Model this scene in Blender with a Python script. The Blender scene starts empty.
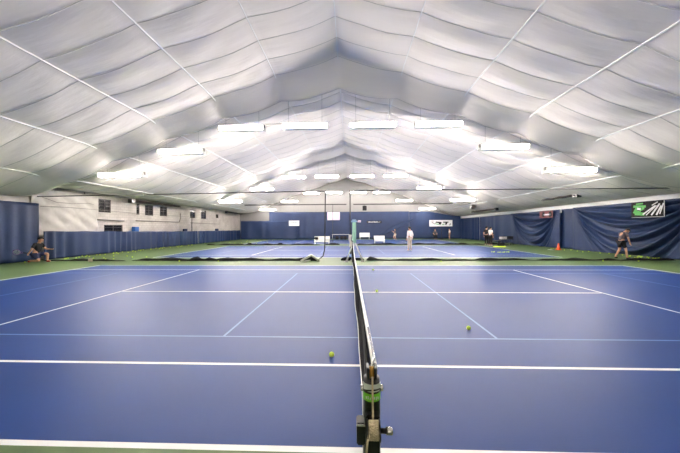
import bpy, bmesh, math, random
from mathutils import Vector, Matrix
random.seed(7)
C = bpy.context.scene.collection
S = bpy.context.scene

# ---------------------------------------------------------------- camera, world, exposure
cam_d = bpy.data.cameras.new('camera'); cam = bpy.data.objects.new('camera', cam_d); C.objects.link(cam)
cam_d.sensor_width = 36.0; cam_d.lens = 288.8357 / 680 * 36; cam_d.clip_start = 0.05; cam_d.clip_end = 300
CAM = Vector((-0.1153, -2.2303, 1.7078)); YAW, PITCH, ROLL = 0.0356, 0.0054, -0.0042
_f = Vector((-math.sin(YAW)*math.cos(PITCH), math.cos(YAW)*math.cos(PITCH), math.sin(PITCH)))
_r = Vector((math.cos(YAW), math.sin(YAW), 0)); _u = _r.cross(_f)
_r2 = _r*math.cos(ROLL) + _u*math.sin(ROLL); _u2 = -_r*math.sin(ROLL) + _u*math.cos(ROLL)
_m = Matrix((_r2, _u2, -_f)).transposed().to_4x4(); _m.translation = CAM
cam.matrix_world = _m
S.camera = cam
S.view_settings.view_transform = 'Standard'; S.view_settings.look = 'None'
S.view_settings.gamma = 1.0; S.view_settings.use_curve_mapping = False
S.view_settings.exposure = 1.55
LAMP = 82.0                      # radiance of the strip lights' diffusers
w = bpy.data.worlds.new('world'); S.world = w; w.use_nodes = True
w.node_tree.nodes['Background'].inputs[0].default_value = (0.6, 0.7, 0.9, 1)
w.node_tree.nodes['Background'].inputs[1].default_value = 0.15

# ---------------------------------------------------------------- materials
def srgb(r, g, b):
    def c(v):
        v /= 255.0
        return v/12.92 if v <= .04045 else ((v+.055)/1.055)**2.4
    return (c(r), c(g), c(b), 1)
def mat(name, col, rough=.6, var=0.0, scale=6.0, spec=.5, metal=0.0, bump=0.0, bscale=40.0, stretch=(1,1,1), emit=0.0):
    m = bpy.data.materials.new(name); m.use_nodes = True
    nt = m.node_tree; b = nt.nodes['Principled BSDF']
    b.inputs['Base Color'].default_value = col; b.inputs['Roughness'].default_value = rough
    b.inputs['Specular IOR Level'].default_value = spec; b.inputs['Metallic'].default_value = metal
    if emit:
        b.inputs['Emission Color'].default_value = (1, .905, .84, 1); b.inputs['Emission Strength'].default_value = emit
    tc = nt.nodes.new('ShaderNodeTexCoord'); mp = nt.nodes.new('ShaderNodeMapping')
    mp.inputs['Scale'].default_value = stretch
    nt.links.new(tc.outputs['Object'], mp.inputs[0])
    if var:
        n = nt.nodes.new('ShaderNodeTexNoise'); n.inputs['Scale'].default_value = scale; n.inputs['Detail'].default_value = 5
        nt.links.new(mp.outputs[0], n.inputs[0])
        r = nt.nodes.new('ShaderNodeValToRGB')
        lo = tuple(max(0, c*(1-var)) for c in col[:3]) + (1,); hi = tuple(min(1, c*(1+var)) for c in col[:3]) + (1,)
        r.color_ramp.elements[0].color = lo; r.color_ramp.elements[0].position = .3
        r.color_ramp.elements[1].color = hi; r.color_ramp.elements[1].position = .7
        nt.links.new(n.outputs[0], r.inputs[0]); nt.links.new(r.outputs[0], b.inputs['Base Color'])
    if bump:
        n2 = nt.nodes.new('ShaderNodeTexNoise'); n2.inputs['Scale'].default_value = bscale; n2.inputs['Detail'].default_value = 4
        nt.links.new(mp.outputs[0], n2.inputs[0])
        bp = nt.nodes.new('ShaderNodeBump'); bp.inputs['Strength'].default_value = bump; bp.inputs['Distance'].default_value = .05
        nt.links.new(n2.outputs[0], bp.inputs['Height']); nt.links.new(bp.outputs[0], b.inputs['Normal'])
    return m
M = {}
M['blue'] = mat('blue acrylic court', srgb(10, 54, 120), .5, .10, .35, .22, bump=.04, bscale=60)
M['green'] = mat('green acrylic surround', srgb(82, 106, 60), .5, .10, .6, .4, bump=.04, bscale=60)
M['line'] = mat('white court line paint', srgb(238, 240, 240), .5, .03, 3)
M['lightblue'] = mat('light blue court line paint', srgb(84, 122, 184), .5, .05, 3)
M['liner'] = mat('white fabric liner', srgb(241, 235, 229), .75, .03, .5, .2, bump=.35, bscale=1.6, stretch=(.35, 2.6, 1))
M['batten'] = mat('white batten', srgb(240, 240, 238), .5, .02, 3)
M['seam'] = mat('grey seam cord', srgb(205, 202, 198), .7, .05, 3)
M['white_metal'] = mat('white enamel', srgb(240, 240, 236), .4, .02, 4)
M['diffuser'] = mat('lit diffuser', (.9, .9, .9, 1), .4, emit=LAMP)
M['diffuser_fill'] = mat('fill row diffuser', (.9, .9, .9, 1), .4, emit=LAMP*.24)  # weak emission for the added overhead row that fills the near ceiling
M['diffuser_far'] = mat('turned down far diffuser', (.9, .9, .9, 1), .4, emit=LAMP*.36)  # same fixture, emission lowered so the back gable does not burn out
M['tarp'] = mat('white plastic sheeting', srgb(206, 201, 196), .5, .06, 1.5, .4, bump=.6, bscale=2.5)
M['curtain'] = mat('navy blue curtain', srgb(32, 50, 86), .5, .10, 1.2, .35, bump=.15, bscale=12)
M['black'] = mat('black plastic', srgb(16, 16, 18), .45, .1, 8)
M['blackcloth'] = mat('black netting', srgb(14, 15, 18), .9, .2, 20, bump=.4, bscale=40)
M['blackmetal'] = mat('black painted steel', srgb(17, 17, 19), .3, .1, 6)
M['brownmetal'] = mat('dark brown steel', srgb(52, 42, 38), .5, .15, 6)
M['rope'] = mat('cream rope', srgb(196, 182, 150), .85, .15, 60, bump=.5, bscale=200)
M['band'] = mat('white vinyl net band', srgb(235, 235, 232), .5, .04, 8)
M['cord'] = mat('black net cord', srgb(14, 14, 16), .8, .1, 30)
M['steel'] = mat('bright steel', srgb(190, 190, 188), .25, .05, 10, metal=.8)
M['labelgreen'] = mat('green sticker', srgb(112, 196, 46), .4, .04, 10)
M['labelwhite'] = mat('white sticker', srgb(206, 212, 208), .4, .04, 10)
M['felt'] = mat('optic yellow felt', srgb(226, 252, 84), .9, .08, 60, bump=.3, bscale=200)
M['orange'] = mat('orange cone plastic', srgb(238, 88, 40), .45, .05, 8)
M['glass'] = mat('dark window glass', srgb(22, 22, 26), .12, .2, 3)
M['frame'] = mat('grey window frame', srgb(52, 46, 44), .5, .1, 6)
M['pipe'] = mat('grey pipe', srgb(128, 124, 118), .5, .08, 6)
M['bluebin'] = mat('blue plastic', srgb(20, 90, 165), .4, .05, 5)
M['mint'] = mat('mint green padding', srgb(190, 240, 215), .7, .08, 8)
M['paleblue'] = mat('pale blue cap', srgb(168, 206, 232), .6, .05, 8)
M['skin'] = mat('skin', srgb(206, 156, 128), .55, .05, 8, .4)
M['hair'] = mat('dark hair', srgb(26, 20, 18), .7, .15, 30)
M['c_white'] = mat('white cloth', srgb(232, 226, 220), .8, .04, 12)
M['c_black'] = mat('black cloth', srgb(20, 20, 25), .85, .1, 12)
M['c_grey'] = mat('grey cloth', srgb(98, 88, 92), .85, .08, 12)
M['c_navy'] = mat('navy cloth', srgb(34, 42, 78), .85, .08, 12)
M['c_red'] = mat('red cloth', srgb(176, 50, 44), .7, .08, 12)
M['c_beige'] = mat('beige cloth', srgb(206, 190, 172), .8, .05, 12)
M['purple'] = mat('purple racket frame', srgb(118, 84, 150), .4, .05, 8)
M['signwhite'] = mat('white sign board', srgb(232, 232, 236), .5, .03, 5)
M['signpink'] = mat('pale pink sign board', srgb(216, 200, 218), .5, .05, 5)
M['signink'] = mat('grey sign lettering', srgb(120, 124, 130), .6, .05, 8)
M['signblack'] = mat('black banner', srgb(14, 14, 15), .85, .05, 8)
M['signgreen'] = mat('green banner print', srgb(84, 176, 84), .5, .1, 4)
M['signred'] = mat('dark red banner', srgb(110, 36, 40), .5, .05, 8)
M['eye'] = mat('dark eye', srgb(20, 16, 14), .3)

def brick_mat():
    m = bpy.data.materials.new('painted block wall'); m.use_nodes = True
    nt = m.node_tree; b = nt.nodes['Principled BSDF']; b.inputs['Roughness'].default_value = .7
    tc = nt.nodes.new('ShaderNodeTexCoord'); sp = nt.nodes.new('ShaderNodeSeparateXYZ'); cb = nt.nodes.new('ShaderNodeCombineXYZ')
    nt.links.new(tc.outputs['Object'], sp.inputs[0]); nt.links.new(sp.outputs[1], cb.inputs[0]); nt.links.new(sp.outputs[2], cb.inputs[1])
    br = nt.nodes.new('ShaderNodeTexBrick'); br.inputs['Scale'].default_value = 1.0
    br.inputs['Color1'].default_value = srgb(206, 200, 194); br.inputs['Color2'].default_value = srgb(196, 190, 184)
    br.inputs['Mortar'].default_value = srgb(165, 159, 153); br.inputs['Mortar Size'].default_value = .008
    br.inputs['Brick Width'].default_value = .4; br.inputs['Row Height'].default_value = .2
    nt.links.new(cb.outputs[0], br.inputs['Vector'])
    n = nt.nodes.new('ShaderNodeTexNoise'); n.inputs['Scale'].default_value = .9; n.inputs['Detail'].default_value = 6
    nt.links.new(tc.outputs['Object'], n.inputs[0])
    rp = nt.nodes.new('ShaderNodeValToRGB'); rp.color_ramp.elements[0].color = (.72, .70, .68, 1); rp.color_ramp.elements[1].color = (1, 1, 1, 1)
    rp.color_ramp.elements[0].position = .35; rp.color_ramp.elements[1].position = .55
    nt.links.new(n.outputs[0], rp.inputs[0])
    mx = nt.nodes.new('ShaderNodeMix'); mx.data_type = 'RGBA'; mx.blend_type = 'MULTIPLY'; mx.inputs[0].default_value = .6
    nt.links.new(br.outputs[0], mx.inputs[6]); nt.links.new(rp.outputs[0], mx.inputs[7]); nt.links.new(mx.outputs[2], b.inputs['Base Color'])
    return m
M['block'] = brick_mat()

# ---------------------------------------------------------------- helpers
def obj(name, bm, m=None, parent=None, smooth=False, recalc=True):
    me = bpy.data.meshes.new(name)
    if recalc: bmesh.ops.recalc_face_normals(bm, faces=bm.faces[:])
    bm.to_mesh(me); bm.free()
    if m is not None:
        for x in (m if isinstance(m, (list, tuple)) else [m]): me.materials.append(x)
    if smooth:
        for p in me.polygons: p.use_smooth = True
    o = bpy.data.objects.new(name, me); C.objects.link(o)
    if parent is not None: o.parent = parent
    return o
def tag(o, label=None, cat=None, group=None, kind=None):
    if label: o['label'] = label
    if cat: o['category'] = cat
    if group: o['group'] = group
    if kind: o['kind'] = kind
    return o
def thing(name, label, cat, loc=(0, 0, 0), rz=0, group=None):
    o = bpy.data.objects.new(name, None); C.objects.link(o); o.location = loc; o.rotation_euler = (0, 0, rz)
    o.empty_display_size = .2
    return tag(o, label, cat, group)
def struct(name, bm, m, parent=None, smooth=False, recalc=True):
    o = obj(name, bm, m, parent, smooth, recalc)
    if parent is None: o['kind'] = 'structure'
    return o
def dup(root, loc, rz=None, label=None, group=None):
    r = root.copy(); C.objects.link(r); r.location = loc
    if rz is not None: r.rotation_euler = (0, 0, rz)
    if label: r['label'] = label
    if group: r['group'] = group
    for ch in list(root.children):
        c = ch.copy(); C.objects.link(c); c.parent = r
        for g in ch.children:
            d = g.copy(); C.objects.link(d); d.parent = c
    return r
def box(bm, c, s, rot=None, bev=0.0):
    r = bmesh.ops.create_cube(bm, size=1.0); vs = r['verts']
    mt = Matrix.Translation(c) @ (rot or Matrix()) @ Matrix.Diagonal((s[0], s[1], s[2], 1))
    bmesh.ops.transform(bm, matrix=mt, verts=vs)
    if bev:
        es = set(e for v in vs for e in v.link_edges)
        bmesh.ops.bevel(bm, geom=list(es), offset=bev, segments=2, affect='EDGES')
def BX(c, s, bev=0.0, rot=None):
    bm = bmesh.new(); box(bm, c, s, rot, bev); return bm
def tube(bm, pts, r, n=8, caps=True):
    pts = [Vector(p) for p in pts]; rs = r if isinstance(r, (list, tuple)) else [r]*len(pts)
    rings = []; up0 = None
    for i, p in enumerate(pts):
        a = pts[max(i-1, 0)]; b = pts[min(i+1, len(pts)-1)]; d = (b-a).normalized()
        if up0 is None:
            up0 = Vector((0, 0, 1)) if abs(d.z) < .9 else Vector((0, 1, 0))
        x = d.cross(up0)
        if x.length < 1e-4: x = d.cross(Vector((1, 0, 0)))
        x.normalize(); y = x.cross(d).normalized(); up0 = y
        rings.append([bm.verts.new(p + (x*math.cos(t)+y*math.sin(t))*rs[i]) for t in [2*math.pi*k/n for k in range(n)]])
    for i in range(len(rings)-1):
        for k in range(n):
            bm.faces.new((rings[i][k], rings[i][(k+1) % n], rings[i+1][(k+1) % n], rings[i+1][k]))
    if caps:
        bm.faces.new(rings[0][::-1]); bm.faces.new(rings[-1])
def TB(pts, r, n=8):
    bm = bmesh.new(); tube(bm, pts, r, n); return bm
def ball(bm, c, r, u=16, v=10, sc=(1, 1, 1)):
    g = bmesh.ops.create_uvsphere(bm, u_segments=u, v_segments=v, radius=r)
    bmesh.ops.transform(bm, matrix=Matrix.Translation(c) @ Matrix.Diagonal((*sc, 1)), verts=g['verts'])
def sheet(fn, nu, nv, th=0.0):
    """grid surface fn(u,v)->point"""
    bm = bmesh.new()
    g = [[bm.verts.new(fn(i/nu, j/nv)) for j in range(nv+1)] for i in range(nu+1)]
    for i in range(nu):
        for j in range(nv):
            bm.faces.new((g[i][j], g[i+1][j], g[i+1][j+1], g[i][j+1]))
    return bm
def lerp(a, b, t): return a+(b-a)*t
def interp(x, xs, ys):
    if x <= xs[0]: return ys[0]
    for i in range(1, len(xs)):
        if x <= xs[i]: return lerp(ys[i-1], ys[i], (x-xs[i-1])/(xs[i]-xs[i-1]))
    return ys[-1]
def sstep(t):
    t = max(0, min(1, t)); return t*t*(3-2*t)

# ---------------------------------------------------------------- the setting
XL, XR, YN, YB = -17.8, 17.0, -11.0, 43.4
RX, D = -0.65, 2.9
PITCHY = 14.3                     # spacing of the courts
COURTS = [0.0, 14.6, 28.9]
LW = .05
def court_rects(y0):
    R = []
    def add(x0, x1, ya, yb, m): R.append((x0, x1, y0+ya, y0+yb, m))
    L, W, s = 11.885, 10.97, 1.372
    # light blue junior lines first, white lines take priority
    for y in (2.286, 8.684): add(-L, L, y-.02, y+.02, 3)
    for x in (-2.13, 2.13): add(x-.02, x+.02, 2.286, 8.684, 3)
    for x in (-9.14, 9.14): add(x-.02, x+.02, 2.286, 8.684, 3)
    for y in (0, W): add(-L, L, y-.03, y+.03, 2)
    for y in (s, W-s): add(-L, L, y-.027, y+.027, 2)
    for x in (-L, L): add(x-.045, x+.045, 0, W, 2)
    for x in (-6.4, 6.4): add(x-.027, x+.027, s, W-s, 2)
    add(-6.4, 6.4, 5.485-.027, 5.485+.027, 2)
    return R
bm = bmesh.new()
rects = []; blues = []
for y0 in COURTS:
    rects += court_rects(y0); blues.append((-11.885, 11.885, y0, y0+10.97))
xs = sorted(set([XL-.3, XR+.3] + [round(v, 4) for r in rects for v in r[:2]] + [-11.885, 11.885]))
ys = sorted(set([YN-.3, YB+.3] + [round(v, 4) for r in rects for v in r[2:4]] + [b for q in blues for b in q[2:]]))
V = {}
for i, x in enumerate(xs):
    for j, y in enumerate(ys): V[i, j] = bm.verts.new((x, y, 0))
for i in range(len(xs)-1):
    for j in range(len(ys)-1):
        x = (xs[i]+xs[i+1])/2; y = (ys[j]+ys[j+1])/2; k = 1
        for b in blues:
            if b[0] < x < b[1] and b[2] < y < b[3]: k = 0
        for r in rects:
            if r[0] < x < r[1] and r[2] < y < r[3]: k = r[4] if not (k == 2 and r[4] == 3) else k
        f = bm.faces.new((V[i, j], V[i+1, j], V[i+1, j+1], V[i, j+1])); f.material_index = k
struct('floor', bm, [M['blue'], M['green'], M['line'], M['lightblue']], recalc=False)

# --- fabric ceiling
RAILX = [RX + D*k for k in range(-5, 6)]
RAILH = [4.39, 5.66, 6.81, 7.82, 8.79, 9.63, 8.79, 7.82, 6.81, 5.66, 4.39]
LIPS = [(-16.0, .45), (-1.7, .45), (12.1, .95), (26.35, .5), (39.9, .45)]
def wall_h(side, Y):
    if side > 0: return 3.46
    return lerp(3.45, 4.22, sstep((Y-12.7)/.5))
def hump(t): return 1-abs(t)
def ceil_z(X, Y):
    xs_ = [XL] + RAILX + [XR]; hs_ = [wall_h(-1, Y)] + RAILH + [wall_h(1, Y)]
    for i in range(len(xs_)-1):
        if X <= xs_[i+1] or i == len(xs_)-2:
            t = max(0, min(1, (X-xs_[i])/(xs_[i+1]-xs_[i]))); break
    z = lerp(hs_[i], hs_[i+1], t)
    sag = 4*t*(1-t)
    dx = abs(X-RX)
    z -= .11*sag
    # scallop between the seams 1.2 m apart
    s = ((Y-12.1)/1.2) % 1.0
    z -= .028*4*s*(1-s)*(.35+.65*sag)
    # the liner dips under each frame
    for yl, dep in LIPS:
        if yl-1.4 < Y < yl+1.1:
            g = max(0, (Y-(yl-1.4))/1.4)**1.5 if Y <= yl else max(0, 1-(Y-yl)/1.1)**2
            d = interp(dx, [0, 2.9, 5.8, 8.7, 14.5, 17.0], [dep, .08+dep*.65, .2+dep*.35, .2+dep*.32, .15+dep*.3, .0])
            z -= g*(d + .07*sag)
    # slow billows and creases
    z += .025*math.sin(X*2.1+Y*.9)*math.sin(Y*1.7+X*.3)*sag + .012*math.sin(Y*5.3+X*.7+math.sin(X*1.3)*2)*sag
    return z
cols = [XL + (RAILX[0]-XL)*k/10 for k in range(10)]
for i in range(10): cols += [RAILX[i] + D*k/12 for k in range(12)]
cols += [RAILX[-1] + (XR-RAILX[-1])*k/12 for k in range(13)]
rows = []; y = YN
while y < YB+.14: rows.append(min(y, YB+.1)); y += .06
bm = bmesh.new()
g = [[bm.verts.new((x, y, ceil_z(x, y))) for y in rows] for x in cols]
for i in range(len(cols)-1):
    for j in range(len(rows)-1):
        bm.faces.new((g[i][j], g[i][j+1], g[i+1][j+1], g[i+1][j]))
ceiling = struct('ceiling', bm, M['liner'], smooth=True, recalc=False)
for X, H in zip(RAILX, RAILH):
    # broad white batten under the liner at each purlin, dipping below the frames
    bmr = bmesh.new(); pts = []
    y = YN
    while y < YB:
        pts.append((X, y, min(H, max(ceil_z(X, y), H-.10))-.015)); y += .5
    tube(bmr, pts, .028 if abs(X-RX) > 4 else .018, 6)
    obj('batten', bmr, M['batten'], ceiling, smooth=True)
k = math.ceil((YN-12.1)/1.2)
while 12.1+1.2*k < YB:
    y = 12.1+1.2*k; k += 1
    bmr = bmesh.new(); pts = [(x, y, ceil_z(x, y)-.008) for x in cols[::2]]
    tube(bmr, pts, .011, 5)
    obj('seam_cord', bmr, M['seam'], ceiling, smooth=True)

# --- walls
WIN = [(17.45, 18.5, 2.9, 3.85), (21.05, 21.4, 2.9, 3.8), (22.05, 23.1, 2.88, 3.78), (24.0, 25.05, 2.9, 3.78),
       (29.05, 30.1, 2.9, 3.8), (31.4, 32.6, 2.88, 3.9), (35.2, 35.9, 3.1, 3.6)]
bm = bmesh.new()
ysw = sorted(set([YN, YB] + [v for q in WIN for v in q[:2]] + [17.9, 19.6])); zsw = sorted(set([0, 4.3, 1.2, 2.02] + [v for q in WIN for v in q[2:]]))
for i in range(len(ysw)-1):
    for j in range(len(zsw)-1):
        y = (ysw[i]+ysw[i+1])/2; z = (zsw[j]+zsw[j+1])/2
        if any(q[0] < y < q[1] and q[2] < z < q[3] for q in WIN): continue
        if 17.9 < y < 19.6 and 1.2 < z < 2.02: continue
        box(bm, (XL-.1, y, z), (.2, ysw[i+1]-ysw[i], zsw[j+1]-zsw[j]))
bmesh.ops.remove_doubles(bm, verts=bm.verts[:], dist=.0001)
struct('wall_left', bm, M['block'])
for n, (y0, y1, z0, z1) in enumerate(WIN + [(17.9, 19.6, 1.2, 2.02)]):
    wr = bpy.data.objects.new('window_%d' % (n+1), None); C.objects.link(wr); wr['kind'] = 'structure'
    wr.location = (XL, (y0+y1)/2, z0)
    W_, H_ = y1-y0, z1-z0
    bm = bmesh.new(); f = .05
    box(bm, (-.03, -W_/2+f/2, H_/2), (.06, f, H_)); box(bm, (-.03, W_/2-f/2, H_/2), (.06, f, H_))
    box(bm, (-.03, 0, f/2), (.06, W_, f)); box(bm, (-.03, 0, H_-f/2), (.06, W_, f))
    for q in (1, 2, 3): box(bm, (-.04, 0, H_*q/4), (.03, W_, .02))
    if W_ > .6: box(bm, (-.04, 0, H_/2), (.035, .03, H_))
    obj('window_frame', bm, M['frame'], wr)
    obj('window_pane', BX((-.07, 0, H_/2), (.02, W_-.02, H_-.02)), M['glass'], wr)
struct('wall_right', BX((XR+.1, (YN+YB)/2, 1.78), (.2, YB-YN, 3.56)), M['white_metal'])
def gable(y, th):
    bm = bmesh.new(); xs_ = [XL]+RAILX+[XR]
    top = [(x, ceil_z(x, min(max(y, YN), YB))+.12) for x in xs_]
    a = [bm.verts.new((x, y, z)) for x, z in top]; b = [bm.verts.new((x, y, 0)) for x, z in top]
    c = [bm.verts.new((x, y+th, z)) for x, z in top]; d = [bm.verts.new((x, y+th, 0)) for x, z in top]
    n = len(top)
    for i in range(n-1):
        bm.faces.new((b[i], b[i+1], a[i+1], a[i])); bm.faces.new((d[i], c[i], c[i+1], d[i+1]))
        bm.faces.new((a[i], a[i+1], c[i+1], c[i])); bm.faces.new((b[i], d[i], d[i+1], b[i+1]))
    bm.faces.new((a[0], c[0], d[0], b[0])); bm.faces.new((a[-1], b[-1], d[-1], c[-1]))
    return bm
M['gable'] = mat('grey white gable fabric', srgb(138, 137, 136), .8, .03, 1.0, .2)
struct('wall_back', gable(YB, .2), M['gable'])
struct('wall_front', gable(YN-.2, .2), M['liner'])

# ---------------------------------------------------------------- strip lights
def strip_light(loc, label, group, lens='diffuser'):
    t = thing('strip_light', label, 'light', loc, 0, group)
    L, Wd = 2.36, .44
    bm = bmesh.new()
    # flat hood with a ballast spine; it overhangs the lens and cuts the light off upwards
    prof = [(-.34, -.02), (-.33, .01), (-.08, .05), (-.07, .11), (.07, .11), (.08, .05), (.33, .01), (.34, -.02), (.32, -.015), (.08, .02), (-.08, .02), (-.32, -.015)]
    a = [bm.verts.new((-L/2, p, q)) for p, q in prof]; b = [bm.verts.new((L/2, p, q)) for p, q in prof]
    n = len(prof)
    for i in range(n): bm.faces.new((a[i], a[(i+1) % n], b[(i+1) % n], b[i]))
    for s in (-1, 1): box(bm, (s*L/2, 0, -.09), (.015, .56, .23))
    obj('hood', bm, M['white_metal'], t)
    bm = bmesh.new()
    prof = [(-.15, .0), (-.15, -.19), (.15, -.19), (.15, .0)]
    a = [bm.verts.new((-L/2+.02, p, q)) for p, q in prof]; b = [bm.verts.new((L/2-.02, p, q)) for p, q in prof]
    n = len(prof)
    for i in range(n): bm.faces.new((a[i], a[(i+1) % n], b[(i+1) % n], b[i]))
    bm.faces.new(a[::-1]); bm.faces.new(b)
    obj('diffuser', bm, M[lens], t)
    obj('bottom_tray', BX((0, 0, -.202), (L, .32, .02), .004), M['white_metal'], t)
    for s in (-1, 1):
        obj('end_cap', BX((s*(L/2+.02), 0, .02), (.04, .12, .16), .01), M['pipe'], t)
        X = loc[0]+s*.9
        h = ceil_z(X, loc[1])-loc[2]
        obj('suspension_wire', TB([(s*.9, 0, .12), (s*.9, 0, h)], .006, 5), M['pipe'], t)
    return t
ORD = ['leftmost', 'second from left', 'third from left', 'fourth from left', 'fourth from right', 'third from right', 'second from right', 'rightmost']
LX = [-12.5, -9.2, -5.9, -2.5, 1.1, 4.5, 7.85, 11.2]
LZ = [4.72, 5.95, 7.16, 7.2, 7.2, 7.18, 5.95, 4.72]
for ry, rn in ((-1.1, 'added unseen row overhead'), (13.1, 'nearest visible row'), (27.4, 'middle row'), (40.9, 'farthest row')):  # overhead row is out of view, added to brighten the near ceiling
    for i in range(8):
        dz = 0 if ry < 20 else -.12
        strip_light((LX[i], ry, LZ[i]+dz), 'white strip light, %s of eight in the %s' % (ORD[i], rn), 'strip lights in the '+rn, 'diffuser_fill' if ry < 0 else 'diffuser_far' if ry > 35 else 'diffuser')
bm = bmesh.new(); tube(bm, [(-4.7, 13.1, 7.3), (-3.7, 13.1, 7.31)], .015, 6)
tag(obj('conduit', bm, M['pipe']), 'short thin grey conduit joining two strip lights left of the ridge', 'conduit')

# ---------------------------------------------------------------- curtains
def solid(o, t=.012):
    md = o.modifiers.new('thickness', 'SOLIDIFY'); md.thickness = t; md.offset = 0
def swag_curtain(x, y0, y1, top, label, n=5.5, amp=.13, side=-1, skew=0.0, name='wall_curtain'):
    def fn(u, v):
        y = lerp(y0, y1, u); z = lerp(.02, top, v); s = 2*u-1 + skew*(1-(2*u-1)**2); w_ = (1-v)
        c = w_/max(.04, (1-s*s))
        a = amp*(1-s*s)**.5*sstep((1.55-c)/.5)*sstep(c/.2)
        d = a*(math.sin(2*math.pi*n*c**.85 + .8*math.sin(3*s)) + .45*math.sin(2*math.pi*n*1.7*c+2*s))
        d += .02*math.sin(y*9)*w_*(s*s) + .03*math.sin(y*2.3+1)*w_
        return (x+side*(.31+d*.9), y, z)
    nu = int(abs(y1-y0)*16); o = obj(name, sheet(fn, nu, 70), M['curtain'], smooth=True, recalc=False)
    solid(o); tag(o, label, 'curtain', 'blue curtains along the walls'); return o
def pleat_curtain(p0, p1, top, label, pitch=.55, amp=.06, nrm=(1, 0), name='wall_curtain', topf=None, irregular=1.0, m='curtain', nz=14):
    L = math.hypot(p1[0]-p0[0], p1[1]-p0[1]); seed = random.random()*9
    def fn(u, v):
        s = u*L; t = top if topf is None else topf(u)
        z = lerp(.02, t, v)
        d = amp*((.55+.45*math.sin(s*1.31+seed*2))*math.sin(2*math.pi*s/pitch + irregular*math.sin(s*.9+seed)*3) + .6*irregular*math.sin(s*3.1+seed+v*.8))*(1.0-.45*v) + .05*math.sin(s*.43+seed)
        return (lerp(p0[0], p1[0], u)+nrm[0]*(.1+d), lerp(p0[1], p1[1], u)+nrm[1]*(.1+d), z)
    o = obj(name, sheet(fn, int(L*13), nz), M[m], smooth=True, recalc=False)
    solid(o); tag(o, label, 'curtain', 'blue curtains along the walls'); return o
swag_curtain(XR, 3.0, 11.85, 3.16, 'navy swagged curtain on the right wall nearest the camera, before the green and black banner')
swag_curtain(XR, 11.9, 20.2, 3.16, 'navy curtain with deep curved swags behind the man in grey on the right wall', n=4.6, amp=.22)
pleat_curtain((XR, 19.9), (XR, 22.3), 3.14, 'narrow flat navy curtain strip between two swagged curtains, behind the orange cone', .8, .03, (-1, 0))
swag_curtain(XR, 21.55, 28.6, 3.13, 'navy curtain with curved swags beneath the small red and white banner on the right wall', n=4.8, amp=.19)
pleat_curtain((XR, 28.2), (XR, 36.5), 3.1, 'flat navy curtain on the right wall behind the two players and the ball carts', 1.5, .035, (-1, 0))
pleat_curtain((XR, 36.55), (XR, 42.9), 3.1, 'farthest navy curtain of the right wall, next to the back corner', 1.2, .04, (-1, 0))
pleat_curtain((XR, YN+.3), (XR, 2.95), 3.16, 'navy curtain on the right wall beside the near court end', 1.2, .05, (-1, 0))
# left wall: tall curtain standing forward, then low ones
pleat_curtain((-17.35, 3.5), (-17.35, 13.05), 3.13, 'tall navy curtain at the left edge behind the crouching player', 1.1, .045, (1, 0), irregular=1.5)
pleat_curtain((-17.35, YN+.3), (-17.35, 3.4), 3.13, 'tall navy curtain on the left wall beside the near court end', 1.1, .045, (1, 0))
lowf = lambda a, b: (lambda u: lerp(a, b, u)+.01*math.sin(u*40))
pleat_curtain((-17.2, 13.1), (-17.2, 25.9), 1.56, 'long low navy pleated curtain below the white plastic sheeting and windows', .62, .075, (1, 0), topf=lowf(1.6, 1.45))
pleat_curtain((-17.2, 26.0), (-17.2, 29.3), 1.5, 'short low navy curtain left of the wall post on the left wall', .7, .06, (1, 0), topf=lowf(1.45, 1.45))
pleat_curtain((-17.2, 29.4), (-17.2, 41.9), 1.45, 'far low navy curtain on the left wall reaching the tall corner curtain', .8, .05, (1, 0), topf=lowf(1.45, 1.42))
# back wall
pleat_curtain((-17.1, 42.1), (-8.2, 42.1), 2.85, 'lower navy curtain in the back left corner, ending under the white sign', 1.6, .04, (0, -1), topf=lowf(2.85, 2.85))
pleat_curtain((-12.9, 43.1), (-2.9, 43.1), 4.25, 'tall navy back curtain left of the pale pink sign', 1.3, .04, (0, -1))
pleat_curtain((-2.85, 43.1), (9.0, 43.1), 4.25, 'wide navy back curtain behind the middle of the far court', 1.9, .04, (0, -1))
pleat_curtain((9.05, 43.1), (16.9, 43.1), 4.2, 'navy back curtain at the right corner carrying the white and black banner', 1.6, .04, (0, -1), topf=lambda u: lerp(4.2, 3.5, sstep((u-.3)/.7)))
# diagonal drape caught up on the back curtain
def fn(u, v):
    x = lerp(4.6, 9.6, u); zc = lerp(.7, 3.0, u); wdt = .18+.28*math.sin(math.pi*min(1, u*1.05))
    return (x, 42.93-.12*math.sin(v*math.pi)-.05*math.sin(v*9), zc+(v-.5)*2*wdt)
o = obj('gathered_drape', sheet(fn, 30, 14), M['curtain'], smooth=True, recalc=False); solid(o)
tag(o, 'navy drape gathered up in a diagonal sash on the back curtain', 'drape')

# white plastic sheeting on the left wall
def fn(u, v):
    y = lerp(12.9, 17.1, u); z = lerp(1.35, 4.0, v)
    d = .06*abs(math.sin(y*2.3+z*1.9))+.045*abs(math.sin(y*3.9-z*3.3+1))+.02*math.sin(z*9+y*5)
    return (-17.6+d, y, z)
o = obj('plastic_sheeting', sheet(fn, 60, 44), M['tarp'], smooth=True, recalc=False); solid(o, .006)
tag(o, 'white wrinkled plastic sheeting over the left wall above the low curtain', 'sheeting')
def fn(u, v):
    y = lerp(5.0, 13.0, u); z = lerp(3.0, 3.5, v)
    return (-17.62+.03*math.sin(y*5+z*4), y, z)
o = obj('plastic_sheeting', sheet(fn, 60, 6), M['tarp'], smooth=True, recalc=False); solid(o, .006)
tag(o, 'white wall sheeting showing in a strip above the tall left curtain', 'sheeting')

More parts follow.
